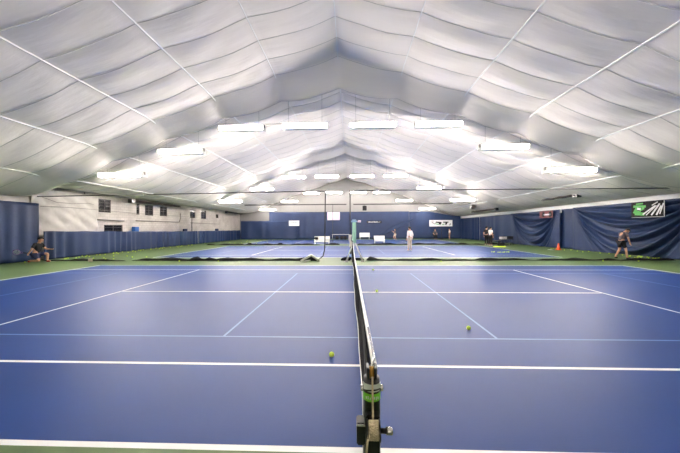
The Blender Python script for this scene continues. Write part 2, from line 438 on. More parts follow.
# ---------------------------------------------------------------- wall fittings
def tube_heater(y0, y1, x, z, label, hang=.5):
    t = thing('tube_heater', label, 'heater', (x, (y0+y1)/2, z)); L = y1-y0
    obj('heater_tube', TB([(-.05, -L/2, 0), (-.05, L/2, 0)], .06, 10), M['brownmetal'], t, True)
    bm = bmesh.new(); prof = [(-.20, -.05), (-.12, .10), (.12, .10), (.20, -.05), (.18, -.05), (.11, .085), (-.11, .085), (-.18, -.05)]
    a = [bm.verts.new((p, -L/2+.2, q)) for p, q in prof]; b = [bm.verts.new((p, L/2, q)) for p, q in prof]
    for i in range(len(prof)): bm.faces.new((a[i], a[(i+1) % 8], b[(i+1) % 8], b[i]))
    obj('reflector', bm, M['brownmetal'], t)
    obj('burner_box', BX((0, -L/2+.15, 0), (.32, .45, .3), .02), M['blackmetal'], t)
    for s in (-.35, .35):
        obj('hanger', TB([(0, s*L, .1), (0, s*L, ceil_z(x, (y0+y1)/2+s*L)-z+.02)], .012, 5), M['white_metal'], t)
    return t
tube_heater(19.7, 26.1, -17.25, 3.9, 'long dark tube heater above the middle windows on the left wall')
tube_heater(36.3, 41.8, -16.9, 3.93, 'dark tube heater at the far end of the left wall')
tube_heater(17.7, 21.2, 15.2, 3.86, 'long dark tube heater below the ceiling, above the right wall near the small red banner')
tube_heater(28.5, 34.5, 15.2, 3.62, 'dark tube heater under the far right ceiling above the two players')
def pipe(pts, r, label, m='pipe', name='wall_pipe', cat='pipe'):
    bm = bmesh.new(); tube(bm, pts, r, 8); o = obj(name, bm, M[m], smooth=True); tag(o, label, cat); return o
pipe([(-17.72, 16.95, 2.35), (-17.72, 16.95, 2.62), (-17.66, 16.95, 2.38), (-17.66, 19.6, 2.33)], .04, 'grey pipe with a bent end on the left wall above the dark opening')
pipe([(-17.72, 20.9, 2.38), (-17.72, 26.9, 2.38), (-17.72, 27.1, 2.75), (-17.72, 27.1, 3.3)], .03, 'grey pipe on the left wall running below the middle windows then turning up')
pipe([(-17.72, 29.0, 2.35), (-17.72, 35.3, 2.32)], .03, 'grey pipe on the left wall below the far windows')
pipe([(-17.72, 16.3, 2.45), (-17.72, 16.3, 4.15)], .03, 'dark vertical conduit at the edge of the plastic sheeting', 'brownmetal', 'conduit', 'conduit')
pipe([(-17.42, 13.3, 3.0), (-17.42, 15.0, 3.05), (-17.42, 17.3, 3.02), (-17.6, 20.8, 2.98), (-17.6, 30, 3.0)], .012, 'thin sagging wire strung across the plastic sheeting and windows', 'pipe', 'wire', 'wire')
pipe([(-17.42, 13.3, 3.55), (-17.42, 14.2, 3.3), (-17.42, 15.2, 3.3), (-17.42, 16.3, 3.42), (-17.6, 17.3, 3.3)], .012, 'thin loose cable looped near the top of the plastic sheeting', 'pipe', 'wire', 'wire')
pipe([(-17.5, 28.9, 1.3), (-17.5, 28.9, 3.2)], .04, 'dark vertical post at the wall between the far windows and the middle windows', 'brownmetal', 'wall_post', 'post')
o = obj('storage_box', BX((0, 0, .3), (.3, .45, .6), .02), M['bluebin']); o.location = (-17.62, 20.7, 1.28); tag(o, 'small blue box on the left wall just above the low curtain', 'box')
for y, l in ((27.9, 'dark box on the left wall above the curtain joint'), (35.2, 'small dark box on the left wall above the far low curtain')):
    o = obj('electrical_box', BX((0, 0, .2), (.2, .6, .4), .02), M['c_navy']); o.location = (-17.68, y, 1.3); tag(o, l, 'box')
# bare fan heater silhouettes high in the back right corner
t = thing('unit_heater', 'small dark unit heater hanging in front of the far right wall top', 'heater', (14.0, 31.5, 3.85))
obj('heater_body', BX((0, 0, .2), (.5, .4, .45), .03), M['blackmetal'], t)
bm = bmesh.new(); tube(bm, [(0, -.2, .2), (0, -.24, .2)], .17, 16); obj('fan_grille', bm, M['brownmetal'], t)
obj('hanger', TB([(0, 0, .4), (0, 0, ceil_z(14.0, 31.5)-3.85)], .02, 6), M['pipe'], t)

# ---------------------------------------------------------------- divider cables and dropped netting
def cable(y, z, x0, x1, label, r=.022, sag=.06, z2=None):
    z2 = z if z2 is None else z2
    pts = [(lerp(x0, x1, k/40), y, lerp(z, z2, k/40) - sag*4*(k/40)*(1-k/40)) for k in range(41)]
    return pipe(pts, r, label, 'black', 'divider_cable', 'cable')
cable(12.95, 3.50, -17.2, -1.46, 'thin black cable from the left wall to the hanging rope over the near divider', .024, .0, 3.66)
cable(12.95, 3.68, -.07, 16.95, 'thin black cable from the net line to the right wall over the near divider', .024, .0, 3.66)
cable(27.2, 4.12, -11.0, -.5, 'thicker black cable over the far divider, left of the hanging rope', .05, 0)
cable(27.2, 4.12, .2, 12.0, 'thicker black cable over the far divider, right of the hanging rope', .05, 0)
pipe([(-1.42, 12.95, 3.68), (-1.44, 12.95, 2.5), (-1.45, 12.95, 1.2), (-1.47, 12.95, .6), (-1.55, 12.95, .25), (-1.75, 12.95, .08)], .028, 'black hanging rope curving to the floor left of the net line', 'black', 'hanging_rope', 'rope')
pipe([(-.12, 12.95, 3.70), (-.12, 12.95, 2.0), (-.1, 12.95, .35)], .03, 'straight black hanging rope beside the mint green column', 'black', 'hanging_rope', 'rope')
pipe([(-1.9, 27.2, 4.1), (-1.9, 27.2, .3)], .02, 'thin dark hanging rope at the far divider, beside the pale pink sign', 'black', 'hanging_rope', 'rope')
def bundle(x0, x1, y, label, r=.10, lumps=(), seed=1):
    rnd = random.Random(seed); n = max(12, int(abs(x1-x0)*5)); pts = []; rs = []
    ph = rnd.random()*6
    for k in range(n+1):
        x = lerp(x0, x1, k/n)
        q = r*(.55+.2*math.sin(x*1.7+ph)+.15*math.sin(x*4.3+ph*2)+.12*rnd.random())
        for lx, lr in lumps: q = max(q, lr*.62*math.exp(-((x-lx)/.3)**2))
        if k in (0, n): q *= .35
        pts.append((x, y+.05*math.sin(x*.8+ph)+.03*math.sin(x*3+ph), q*.62)); rs.append(q)
    bm = bmesh.new(); tube(bm, pts, rs, 12)
    for v in bm.verts: v.co.z = max(.004, v.co.z*.95)
    o = obj('divider_netting', bm, M['blackcloth'], smooth=True); tag(o, label, 'netting', 'dropped divider netting'); return o
bundle(-16.7, -12.1, 12.75, 'black divider netting heaped on the floor at the left wall', .09, [(-13.2, .12)], 1)
bundle(-11.9, -1.75, 12.9, 'long black divider netting bundle on the floor left of the net line', .13, [(-8.3, .26), (-7.6, .2), (-2.1, .26)], 2)
bundle(-.62, .6, 12.95, 'short lump of black netting under the white splayed legs', .13, [(-.3, .17)], 3)
bundle(.72, 16.35, 12.95, 'long black divider netting bundle on the floor right of the net line', .10, [(.95, .24), (3.8, .14), (6.7, .16), (11.2, .16), (13.0, .14)], 4)
bundle(-15.0, -3.2, 27.2, 'far black divider netting bundle on the floor left of the white benches', .12, [(-10.5, .26), (-7.3, .26)], 5)
bundle(-2.7, -1.2, 27.2, 'short far black netting bundle below the hanging rope', .13, [], 6)
bundle(.6, 15.0, 27.2, 'far black divider netting bundle on the floor right of the benches', .13, [(3.3, .2), (6.7, .22)], 7)
def foot_stand(loc, label, rz=0):
    t = thing('trestle', label, 'stand', loc, rz)
    obj('leg', TB([(-.55, 0, .035), (0, 0, .34)], .05, 8), M['white_metal'], t, True)
    obj('leg', TB([(.4, 0, .035), (0, 0, .34)], .05, 8), M['white_metal'], t, True)
    obj('crossbar', TB([(-.3, -.3, .05), (-.1, .2, .05)], .035, 8), M['white_metal'], t, True)
foot_stand((-2.1, 12.45, 0), 'white folding A-frame at the end of the near left netting')
o = obj('paper_scrap', BX((0, 0, .09), (.22, .05, .18), .01), M['c_beige']); o.location = (-14.6+.9, 12.4, 0); tag(o, 'small pale card leaning on the netting near the left wall', 'card')

# mint column on white splayed legs behind the far net post
t = thing('padded_stand', 'mint green padded column with pale blue top on white splayed legs', 'stand', (.08, 12.55, 0))
obj('column', TB([(0, 0, .95), (0, 0, 1.0), (0, 0, 1.95), (0, 0, 2.0)], [.08, .1, .1, .08], 14), M['mint'], t, True)
obj('cap', TB([(0, 0, 2.0), (0, 0, 2.04), (0, 0, 2.14)], [.15, .16, .09], 12), M['paleblue'], t, True)
for a, b in ((-.40, -.18), (.42, -.12), (-.1, .35)):
    obj('leg', TB([(a, b, .03), (a*.1, b*.1, 1.0)], [.04, .03], 8), M['white_metal'], t, True)
    obj('foot', BX((a, b, .025), (.2, .12, .05), .01), M['white_metal'], t)
o = obj('towel', sheet(lambda u, v: (-.15-.1*u+.03*math.sin(v*7), -.12+.04*math.sin(u*6), .75+.62*v), 8, 12), M['c_white'], t, True, recalc=False); solid(o, .03)

# ---------------------------------------------------------------- nets
def make_net(loc, label):
    t = thing('tennis_net', label, 'net', loc)
    Y0, Y1 = -.87, 11.84
    def top(y):
        u = abs(y-5.485)/6.4; return .914 + (1.055-.914)*u**1.4
    def xx(y, z): return (.012*math.sin(y*.9)*(1-z) + .006*math.sin(y*2.7+z*3))*min(1, (y+.87)/1.5) - (.05*math.exp(-(y+.87)/.8))*min(1, max(0, (1.05-z)*8))
    bm = bmesh.new(); n = int((Y1-Y0)/.045)
    def strand(p, q, r=.0016):
        d = (Vector(q)-Vector(p)); a = Vector((1, 0, 0)); b = d.cross(a).normalized()*r; a = a*r
        v = [bm.verts.new(Vector(e)+s) for e in (p, q) for s in (a, b, -a, -b)]
        for k in range(4): bm.faces.new((v[k], v[(k+1) % 4], v[4+(k+1) % 4], v[4+k]))
    for i in range(n+1):
        y = lerp(Y0, Y1, i/n); h = top(y)
        for s in range(3):
            z0, z1 = lerp(.03, h-.04, s/3), lerp(.03, h-.04, (s+1)/3); strand((xx(y, z0), y, z0), (xx(y, z1), y, z1))
    for k in range(20):
        for i in range(80):
            ya, yb = lerp(Y0, Y1, i/80), lerp(Y0, Y1, (i+1)/80)
            za = lerp(.03, top(ya)-.04, k/19); zb = lerp(.03, top(yb)-.04, k/19)
            strand((xx(ya, za), ya, za), (xx(yb, zb), yb, zb), .0018)
    obj('net_mesh', bm, M['cord'], t)
    bm = bmesh.new(); prev = None; N = 90
    prof = [(-.006, -.05), (-.011, -.01), (-.009, .008), (0, .014), (.009, .008), (.011, -.01), (.006, -.05)]
    for i in range(N+1):
        y = lerp(Y0+.05, Y1-.05, i/N); h = top(y)-.012; ring = [bm.verts.new((p*1.2, y, h+q)) for p, q in prof]
        if prev:
            for k in range(len(prof)): bm.faces.new((prev[k], prev[(k+1) % 7], ring[(k+1) % 7], ring[k]))
        prev = ring
    obj('top_band', bm, M['band'], t, True)
    bm = bmesh.new(); tube(bm, [(-.052, Y0, .03), (-.052, Y0, .93)], .009, 6)
    obj('side_dowel', bm, M['pipe'], t)
    o = obj('center_strap', BX((0, 5.485, .46), (.016, .05, .93), .003), M['band'], t)
    bm = bmesh.new(); tube(bm, [(xx(lerp(Y0, Y1, k/60), .03), lerp(Y0, Y1, k/60), .03) for k in range(61)], .011, 6)
    obj('bottom_cord', bm, M['band'], t, True)
    return t
make_net((0, 0, 0), 'black tennis net with white top band running away from the camera down the near court')
make_net((0, COURTS[1], 0), 'far tennis net seen end-on beyond the mint green column')

def make_post(loc, label, full=True, rz=0):
    t = thing('net_post', label, 'post', loc, rz)
    r = .038
    bm = bmesh.new(); tube(bm, [(0, 0, 0), (0, 0, 1.0), (0, 0, 1.035)], [r, r, r*.94], 24)
    obj('post_tube', bm, M['blackmetal'], t, True)
    # forked head holding the cable pulley
    bm = bmesh.new()
    for s in (-1, 1): box(bm, (s*.017, 0, 1.05), (.012, .06, .07), None, .003)
    h = obj('head_fork', bm, M['black'], t)
    obj('pulley', TB([(-.010, 0, 1.055), (.010, 0, 1.055)], .026, 14), mat('brass', srgb(170, 128, 60), .35, .05, 10, metal=.7) if full else M['steel'], t, True)
    if not full: return t
    for s in (-1, 1):
        obj('side_bolt', TB([(s*.036, -.01, .99), (s*.05, -.01, .99)], .014, 10), M['steel'], t, True)
    def ring(z0, z1, a0, a1, m, nm, rr=r+.0012):
        def fn(u, v):
            a = lerp(a0, a1, u); return (math.sin(a)*rr, -math.cos(a)*rr, lerp(z0, z1, v))
        return obj(nm, sheet(fn, 24, 2), m, t, True, recalc=False)
    w = ring(.985, 1.018, -1.5, 1.5, M['labelwhite'], 'white_sticker')
    g = ring(.942, .976, -1.5, 1.5, M['labelgreen'], 'green_sticker')
    # dark sweep between the two bands, and pale lettering strokes on the green
    def sweep(u, v):
        a = lerp(-1.35, 1.35, u); return (math.sin(a)*(r+.0022), -math.cos(a)*(r+.0022), .981+.013*math.sin(u*2.6)-.004+.008*v)
    obj('dark_swoosh', sheet(sweep, 20, 1), M['blackmetal'], w, recalc=False)
    bm = bmesh.new(); rnd = random.Random(3)
    for k in range(7):
        a = lerp(-.7, .7, k/6); box(bm, (math.sin(a)*(r+.002), -math.cos(a)*(r+.002), .958+.002*math.sin(k*2)), (.0035, .002, .014 if k % 2 else .010), Matrix.Rotation(a, 4, 'Z'))
    obj('sticker_lettering', bm, M['labelwhite'], g)
    # winch
    wn = obj('winch_body', BX((0, -.048, .80), (.058, .04, .20), .004), M['blackmetal'], t)
    obj('winch_housing', BX((-.052, -.05, .828), (.036, .06, .095), .005), M['blackmetal'], t)
    obj('housing_edge', BX((-.052, -.082, .869), (.036, .004, .008)), M['steel'], t)
    bm = bmesh.new()
    for k in range(6):
        z = .012*math.cos(k*1.1)
        tube(bm, [(-.017+k*.0068 + .008*math.cos(a)*.2, -.105+.030*math.cos(a)*.9, .865+.034*math.sin(a)) for a in [2*math.pi*q/16 for q in range(17)]], .006, 6)
    obj('wound_rope', bm, M['rope'], t, True)
    obj('reel', TB([(-.022, -.105, .865), (.022, -.105, .865)], .032, 14), M['rope'], t, True)
    for s in (-1, 1): obj('reel_flange', TB([(s*.024, -.105, .865), (s*.027, -.105, .865)], .042, 18), M['blackmetal'], t)
    obj('rope_tail', TB([(-.02, -.138, .88), (-.028, -.143, .845), (-.032, -.14, .80)], .005, 6), M['rope'], t, True)
    obj('crank_shaft', TB([(.03, -.1, .86), (.080, -.1, .86)], .011, 10), M['blackmetal'], t, True)
    obj('crank_end', TB([(.052, -.1, .86), (.078, -.1, .86)], .015, 12), M['steel'], t, True)
    obj('tension_strap', BX((0, -.062, .965), (.008, .003, .19), 0, Matrix.Rotation(-.12, 4, 'X')), M['rope'], t)
    obj('foot_plate', TB([(0, 0, 0), (0, 0, .012)], .08, 20), M['blackmetal'], t)
    return t
make_post((-.022, -.914, 0), 'black net post with green and white stickers and a rope winch, nearest the camera')
make_post((0, 11.884, 0), 'far black net post of the near court, in front of the mint green column', False)
pipe([(-.022, -.914, 1.082), (0, -.8, 1.068), (0, -.3, 1.045)], .006, 'pale net cable running over the near post head', 'steel', 'net_cable', 'cable')

# ---------------------------------------------------------------- balls
bm = bmesh.new(); ball(bm, (0, 0, 0), .0335, 20, 12)
b0 = obj('tennis_ball', bm, M['felt'], smooth=True)
bm = bmesh.new()
pts = []
for k in range(33):
    a = 2*math.pi*k/32; v = Vector((math.cos(a)+.35*math.cos(3*a), math.sin(a)-.35*math.sin(3*a), .9*math.sin(2*a))).normalized()*.0337; pts.append(v)
tube(bm, pts, .0011, 5, False); obj('ball_seam', bm, M['band'], b0)
def put_ball(x, y, label, group=None, first=[True], rz=0):
    o = b0
    if not first[0]: o = dup(b0, (0, 0, 0))
    first[0] = False
    o.location = (x, y, .0335); o.rotation_euler = (random.random()*3, random.random()*3, rz)
    if 'group' in o: del o['group']
    tag(o, label, 'ball', group)
put_ball(-.37, 1.6, 'yellow tennis ball just left of the net, beyond the near singles line')
put_ball(1.85, 2.67, 'yellow tennis ball on the right half near the light blue line')
put_ball(.58, 5.48, 'yellow tennis ball lying on the centre service line right of the net')
put_ball(.79, 9.4, 'small tennis ball near the far sideline right of the net')
rnd = random.Random(11)
for k in range(46):
    y = 13.3+ (k/45)**1.1*14; x = -16.75+.9*rnd.random()**2+ (.5 if y < 15 else 0)*rnd.random()
    put_ball(x, y+rnd.random()*.3, 'tennis ball scattered with others along the foot of the low left curtain', 'balls along the left wall')
for k in range(9):
    put_ball(-14.9+rnd.random()*2.6, 13.25+rnd.random()*2.2, 'tennis ball on the green floor behind the left divider netting', 'balls behind the left netting')
for k in range(22):
    put_ball(-16.8+rnd.random()*6.5, 29+k*.55, 'tennis ball scattered far back on the green floor by the left corner', 'balls by the far left corner')
put_ball(-17.0, 10.85, 'tennis ball at the left edge by the tall curtain'); put_ball(-16.8, 12.0, 'tennis ball just left of the crouching player')
for k in range(20):
    put_ball(16.4-rnd.random()**2*1.1, 13.3+k*.09, 'tennis ball lying at the foot of the right curtain under the green banner', 'balls under the banner')
for k in range(12):
    put_ball(16.4-rnd.random()*.9, 15.6+rnd.random()*6, 'tennis ball near the right curtain between the man in grey and the cone', 'balls along the right wall')
for x in (-9.0, -6.9, 4.4, 14.0, 12.4):
    put_ball(x, 12.3+rnd.random()*.3, 'tennis ball in front of the netting on the green strip', 'balls before the netting')
for k in range(14):
    put_ball(9.6+k*.09, 17.55+rnd.random()*.5, 'tennis ball in the small cluster on the middle court before the carts', 'balls before the carts')

# ---------------------------------------------------------------- cone, carts, benches
t = thing('traffic_cone', 'orange traffic cone standing by the right curtain', 'cone', (15.55, 20.1, 0))
obj('cone_body', TB([(0, 0, .03), (0, 0, .2), (0, 0, .48), (0, 0, .5)], [.13, .09, .04, .03], 18), M['orange'], t, True)
obj('cone_base', BX((0, 0, .015), (.32, .32, .03), .008), M['orange'], t)
o = obj('marker_disc', TB([(0, 0, 0), (0, 0, .03)], [.2, .1], 16), M['band']); o.location = (14.95, 20.1, 0); tag(o, 'low pale marker disc left of the orange cone', 'marker')
def ball_cart(loc, label, topm, rz=0):
    t = thing('ball_cart', label, 'cart', loc, rz)
    bm = bmesh.new(); w_, d_, z0, z1 = .55, .42, .55, .85
    for k in range(9):
        x = lerp(-w_/2, w_/2, k/8)
        for s in (-1, 1): tube(bm, [(x, s*d_/2, z0), (x*1.1, s*d_/2*1.1, z1)], .006, 5)
    for z in (z0, z1):
        f = 1 if z == z0 else 1.1
        tube(bm, [(-w_/2*f, -d_/2*f, z), (w_/2*f, -d_/2*f, z), (w_/2*f, d_/2*f, z), (-w_/2*f, d_/2*f, z), (-w_/2*f, -d_/2*f, z)], .014, 6, False)
    box(bm, (0, 0, z0), (w_, d_, .01))
    obj('basket', bm, M['blackmetal'], t)
    o = obj('basket_liner', BX((0, 0, .72), (.52, .4, .26), .02), M[topm], t)
    for sx in (-1, 1):
        for sy in (-1, 1):
            l = obj('leg', TB([(sx*.25, sy*.18, .08), (sx*.25, sy*.18, .56)], .016, 6), M['blackmetal'], t)
            obj('wheel', TB([(sx*.25-.015, sy*.18, .045), (sx*.25+.015, sy*.18, .045)], .045, 12), M['black'], l)
    obj('shelf', BX((0, 0, .25), (.52, .38, .02)), M['blackmetal'], t)
ball_cart((14.3, 25.6, 0), 'black wheeled ball cart with a white top beside the right curtain', 'c_white', .3)
ball_cart((15.15, 26.1, 0), 'dark low ball cart closest to the right curtain', 'c_black', .1)
t = thing('courtside_bench', 'dark low bench between the two players and the ball carts', 'bench', (13.9, 26.55, 0), .1)
obj('seat', BX((0, 0, .42), (1.3, .4, .05), .01), M['pipe'], t)
for s in (-1, 1): obj('leg', BX((s*.55, 0, .2), (.05, .36, .4), .008), M['black'], t)
o = obj('sports_bag', None or BX((0, 0, .16), (.6, .32, .3), .06), M['c_black'], smooth=True); o.location = (13.75, 24.9, 0); tag(o, 'black sports bag on the floor before the dark bench', 'bag')
t = thing('ball_tray', 'pale yellow tray of balls on the floor before the dark bench', 'tray', (12.75, 23.2, 0))
obj('tray', BX((0, 0, .05), (.9, .4, .08), .02), M['felt'], t)
def bench(loc, L, label, h=.45, solid_back=True, extra=None):
    t = thing('white_bench', label, 'bench', loc)
    obj('seat', BX((0, 0, h), (L, .42, .05), .01), M['white_metal'], t)
    if solid_back:
        obj('backrest', BX((0, .2, h+.22), (L, .04, .34), .01), M['white_metal'], t)
        obj('front_panel', BX((0, -.18, h-.13), (L, .03, .2), .005), M['white_metal'], t)
    for s in (-1, 1):
        obj('leg', BX((s*(L/2-.08), 0, (h-.02)/2), (.06, .4, h-.03), .008), M['white_metal'], t)
    return t
bench((-3.15, 28.6, 0), 1.65, 'white bench with a black bag on it, behind the long hanging rope')
o = obj('sports_bag', BX((0, 0, .15), (.4, .25, .28), .06), M['c_black'], smooth=True); o.location = (-3.75, 28.55, .475); tag(o, 'black bag on the left end of the leftmost white bench', 'bag')
bench((-1.55, 41.2, 0), 2.6, 'white table bench against the back curtain below the pale pink sign', .75, False)
for x in (-2.1, -1.4, -.9):
    o = obj('storage_crate', BX((0, 0, .25), (.45, .35, .5), .02), M['c_black']); o.location = (x, 41.2, 0); tag(o, 'dark crate under the white table below the pale pink sign', 'crate', 'crates under the white table')
bench((2.0, 40.6, 0), 1.5, 'white bench near the back curtain right of the mint green column', .6)
bench((3.1, 29.9, 0), 1.2, 'white bench behind the far divider netting, right of the net line', .45)
o = obj('sports_bag', BX((0, 0, .2), (.5, .3, .4), .08), M['c_black'], smooth=True); o.location = (3.4, 40.2, 0); tag(o, 'dark bag beside the white bench near the back curtain', 'bag')

# ---------------------------------------------------------------- signs and banners
def sign(loc, W_, H_, m, label, name='sign_board'):
    t = thing(name, label, 'sign', loc)
    obj('panel', BX((0, 0, H_/2), (W_, .03, H_), .004), M[m], t)
    obj('bracket', BX((0, .10, H_*.6), (.06, .18, .06)), M['pipe'], t); return t
def letters(t, specs, m, nm='lettering'):
    bm = bmesh.new()
    for x, z, w_, h_, a in specs: box(bm, (x, -.02, z), (w_, .01, h_), Matrix.Rotation(a, 4, 'Y'))
    return obj(nm, bm, M[m], t)
def text(t, s, size, loc, m, rot=(math.pi/2, 0, 0), nm='lettering', extrude=.004):
    cu = bpy.data.curves.new(nm, 'FONT'); cu.body = s; cu.size = size; cu.align_x = 'CENTER'; cu.align_y = 'CENTER'; cu.extrude = extrude
    cu.materials.append(M[m])
    o = bpy.data.objects.new(nm, cu); C.objects.link(o); o.parent = t; o.location = loc; o.rotation_euler = rot; return o
Yb = 42.86
t = sign((-8.75, 41.88, 2.08), 1.6, .8, 'signwhite', 'white rectangular sign on the back curtain, leftmost of the back wall signs')
letters(t, [(-.45+.13*k, .5+.02*math.sin(k*2.1), .07, .12+.05*(k % 2), .1) for k in range(8)], 'signink')
t = sign((-2.72, Yb, 2.95), 1.95, 1.25, 'signpink', 'pale pink square sign at the top of the back curtain')
letters(t, [(-.55+.16*k, .62, .1, .12+.06*(k % 2), 0) for k in range(8)]+[(-.4+.2*k, .35, .14, .05, 0) for k in range(5)], 'signwhite')
t = sign((3.6, Yb, 2.45), 2.3, .36, 'signblack', 'narrow black banner with white script lettering on the back curtain')
letters(t, [(-.9+.19*k, .18+.015*math.sin(k*1.9), .12, .13+.05*(k % 2), .25) for k in range(8)] + [(.75, .17, .4, .045, -.15)], 'signwhite')
t = sign((1.3, Yb, 2.6), .5, .3, 'signpink', 'tiny pale pink emblem left of the narrow black banner')
letters(t, [(-.1, .16, .25, .07, .5), (.12, .16, .2, .07, -.4)], 'signred')
t = sign((13.85, Yb, 1.9), 3.5, .98, 'signwhite', 'white banner with black marks on the right of the back curtain', 'wall_banner')
letters(t, [(-1.25, .55, .35, .12, .3), (-.95, .4, .3, .1, -.2), (-.35, .62, .9, .2, .1), (-.15, .42, .3, .3, .5), (.75, .65, .8, .16, 0), (.8, .42, .25, .35, .4), (-1.3, .82, .5, .06, 0), (1.4, .3, .1, .3, .6)], 'signblack')
letters(t, [(-.55, .35, .5, .12, .2), (.35, .3, .35, .1, -.2)], 'signgreen', 'green_print')
bm = BX((0, 0, -.2), (.42, .3, .5), .03)
t = thing('loudspeaker', 'small black loudspeaker hanging under the far divider cable', 'speaker', (1.34, 27.2, 3.92))
obj('cabinet', bm, M['black'], t)
obj('speaker_grille', BX((0, -.16, -.2), (.34, .02, .4), .01), M['c_black'], t)
obj('hanger', TB([(0, 0, .03), (0, 0, .15)], .01, 6), M['black'], t)
# right wall banners (flat vinyl, hung on the curtain)
def side_banner(y0, y1, z0, z1, label, off=.52):
    t = thing('wall_banner', label, 'banner', (XR-off, (y0+y1)/2, z0), -math.pi/2)
    return t, abs(y1-y0), z1-z0
t, W_, H_ = side_banner(13.6, 15.42, 2.23, 3.12, 'black vinyl banner with a green emblem and white streaks on the right wall')
obj('panel', BX((0, 0, H_/2), (W_, .02, H_)), M['signblack'], t)
g = obj('green_emblem', BX((0, 0, 0), (.01, .01, .01)), M['signgreen'], t)
bm = bmesh.new()
for x, z, w_, h_, a in [(-.42, .79, .4, .08, -.05), (-.42, .64, .7, .13, .05), (-.66, .42, .13, .36, .5), (-.42, .22, .55, .18, .1), (-.28, .48, .26, .12, -.5), (-.5, .35, .28, .1, .3)]:
    box(bm, (x, -.016, z), (w_, .008, h_), Matrix.Rotation(a, 4, 'Y'))
g.data.materials.clear(); bm.to_mesh(g.data); bm.free(); g.data.materials.append(M['signgreen'])
letters(t, [(.1, .4, .8, .07, -.6), (.22, .38, .75, .05, -.75), (.45, .42, .75, .08, -.95), (.62, .36, .55, .08, -1.1), (.76, .45, .6, .06, -1.25), (.42, .74, .35, .05, -.5), (0, .02, W_-.02, .02, 0), (W_/2-.02, H_/2, .03, H_-.02, 0), (-.45, .5, .2, .12, .2)], 'signwhite', 'white_streaks')
t, W_, H_ = side_banner(22.05, 23.7, 2.5, 3.08, 'small dark red banner with a white stripe above the far swagged curtain')
obj('panel', BX((0, 0, H_/2), (W_, .02, H_)), M['signred'], t)
letters(t, [(-.3, .3, .25, .4, .2)], 'signblack', 'dark_print'); letters(t, [(.55, .3, .3, .4, -.1)], 'signblack', 'dark_print'); letters(t, [(.12, .27, .95, .12, 0)], 'signwhite', 'white_stripe')
t = thing('wall_clip', 'small white light on the right wall top above the cone', 'lamp', (XR-.2, 21.6, 2.85))
obj('lamp_body', BX((0, 0, .12), (.1, .16, .22), .02), M['white_metal'], t)

# ---------------------------------------------------------------- people
def skin_obj(name, verts, edges, radii, m, parent, root=0, sub=2):
    bm = bmesh.new(); ly = bm.verts.layers.skin.verify()
    vs = [bm.verts.new(v) for v in verts]
    for i, v in enumerate(vs):
        r = radii[i]; v[ly].radius = (r, r) if not isinstance(r, tuple) else r
        v[ly].use_root = (i == root)
    for a, b in edges: bm.edges.new((vs[a], vs[b]))
    o = obj(name, bm, m, parent, recalc=False)
    md = o.modifiers.new('skin', 'SKIN'); md.use_smooth_shade = True
    md2 = o.modifiers.new('smooth', 'SUBSURF'); md2.levels = sub; md2.render_levels = sub
    return o
BASE = dict(pelvis=(0, 0, .95), spine=(0, 0, 1.13), chest=(0, 0, 1.30), neck=(0, -.01, 1.47), head1=(0, .02, 1.55), head2=(0, .03, 1.64), head3=(0, .015, 1.72),
            shL=(-.18, 0, 1.41), elL=(-.24, -.03, 1.13), wrL=(-.24, .05, .88), shR=(.18, 0, 1.41), elR=(.24, -.03, 1.13), wrR=(.24, .05, .88),
            hipL=(-.09, 0, .9), knL=(-.10, .03, .50), anL=(-.11, -.02, .09), toL=(-.12, .14, .04), hipR=(.09, 0, .9), knR=(.10, .03, .50), anR=(.11, -.02, .09), toR=(.12, .14, .04))
RAD = dict(pelvis=.125, spine=.115, chest=.13, neck=.055, head1=.07, head2=.095, head3=.072, shL=.062, elL=.042, wrL=.028, shR=.062, elR=.042, wrR=.028,
           hipL=.092, knL=.058, anL=.038, toL=.034, hipR=.092, knR=.058, anR=.038, toR=.034)
BONES = [('pelvis', 'spine'), ('spine', 'chest'), ('chest', 'neck'), ('neck', 'head1'), ('head1', 'head2'), ('head2', 'head3'), ('chest', 'shL'), ('shL', 'elL'), ('elL', 'wrL'),
         ('chest', 'shR'), ('shR', 'elR'), ('elR', 'wrR'), ('pelvis', 'hipL'), ('hipL', 'knL'), ('knL', 'anL'), ('anL', 'toL'), ('pelvis', 'hipR'), ('hipR', 'knR'), ('knR', 'anR'), ('anR', 'toR')]
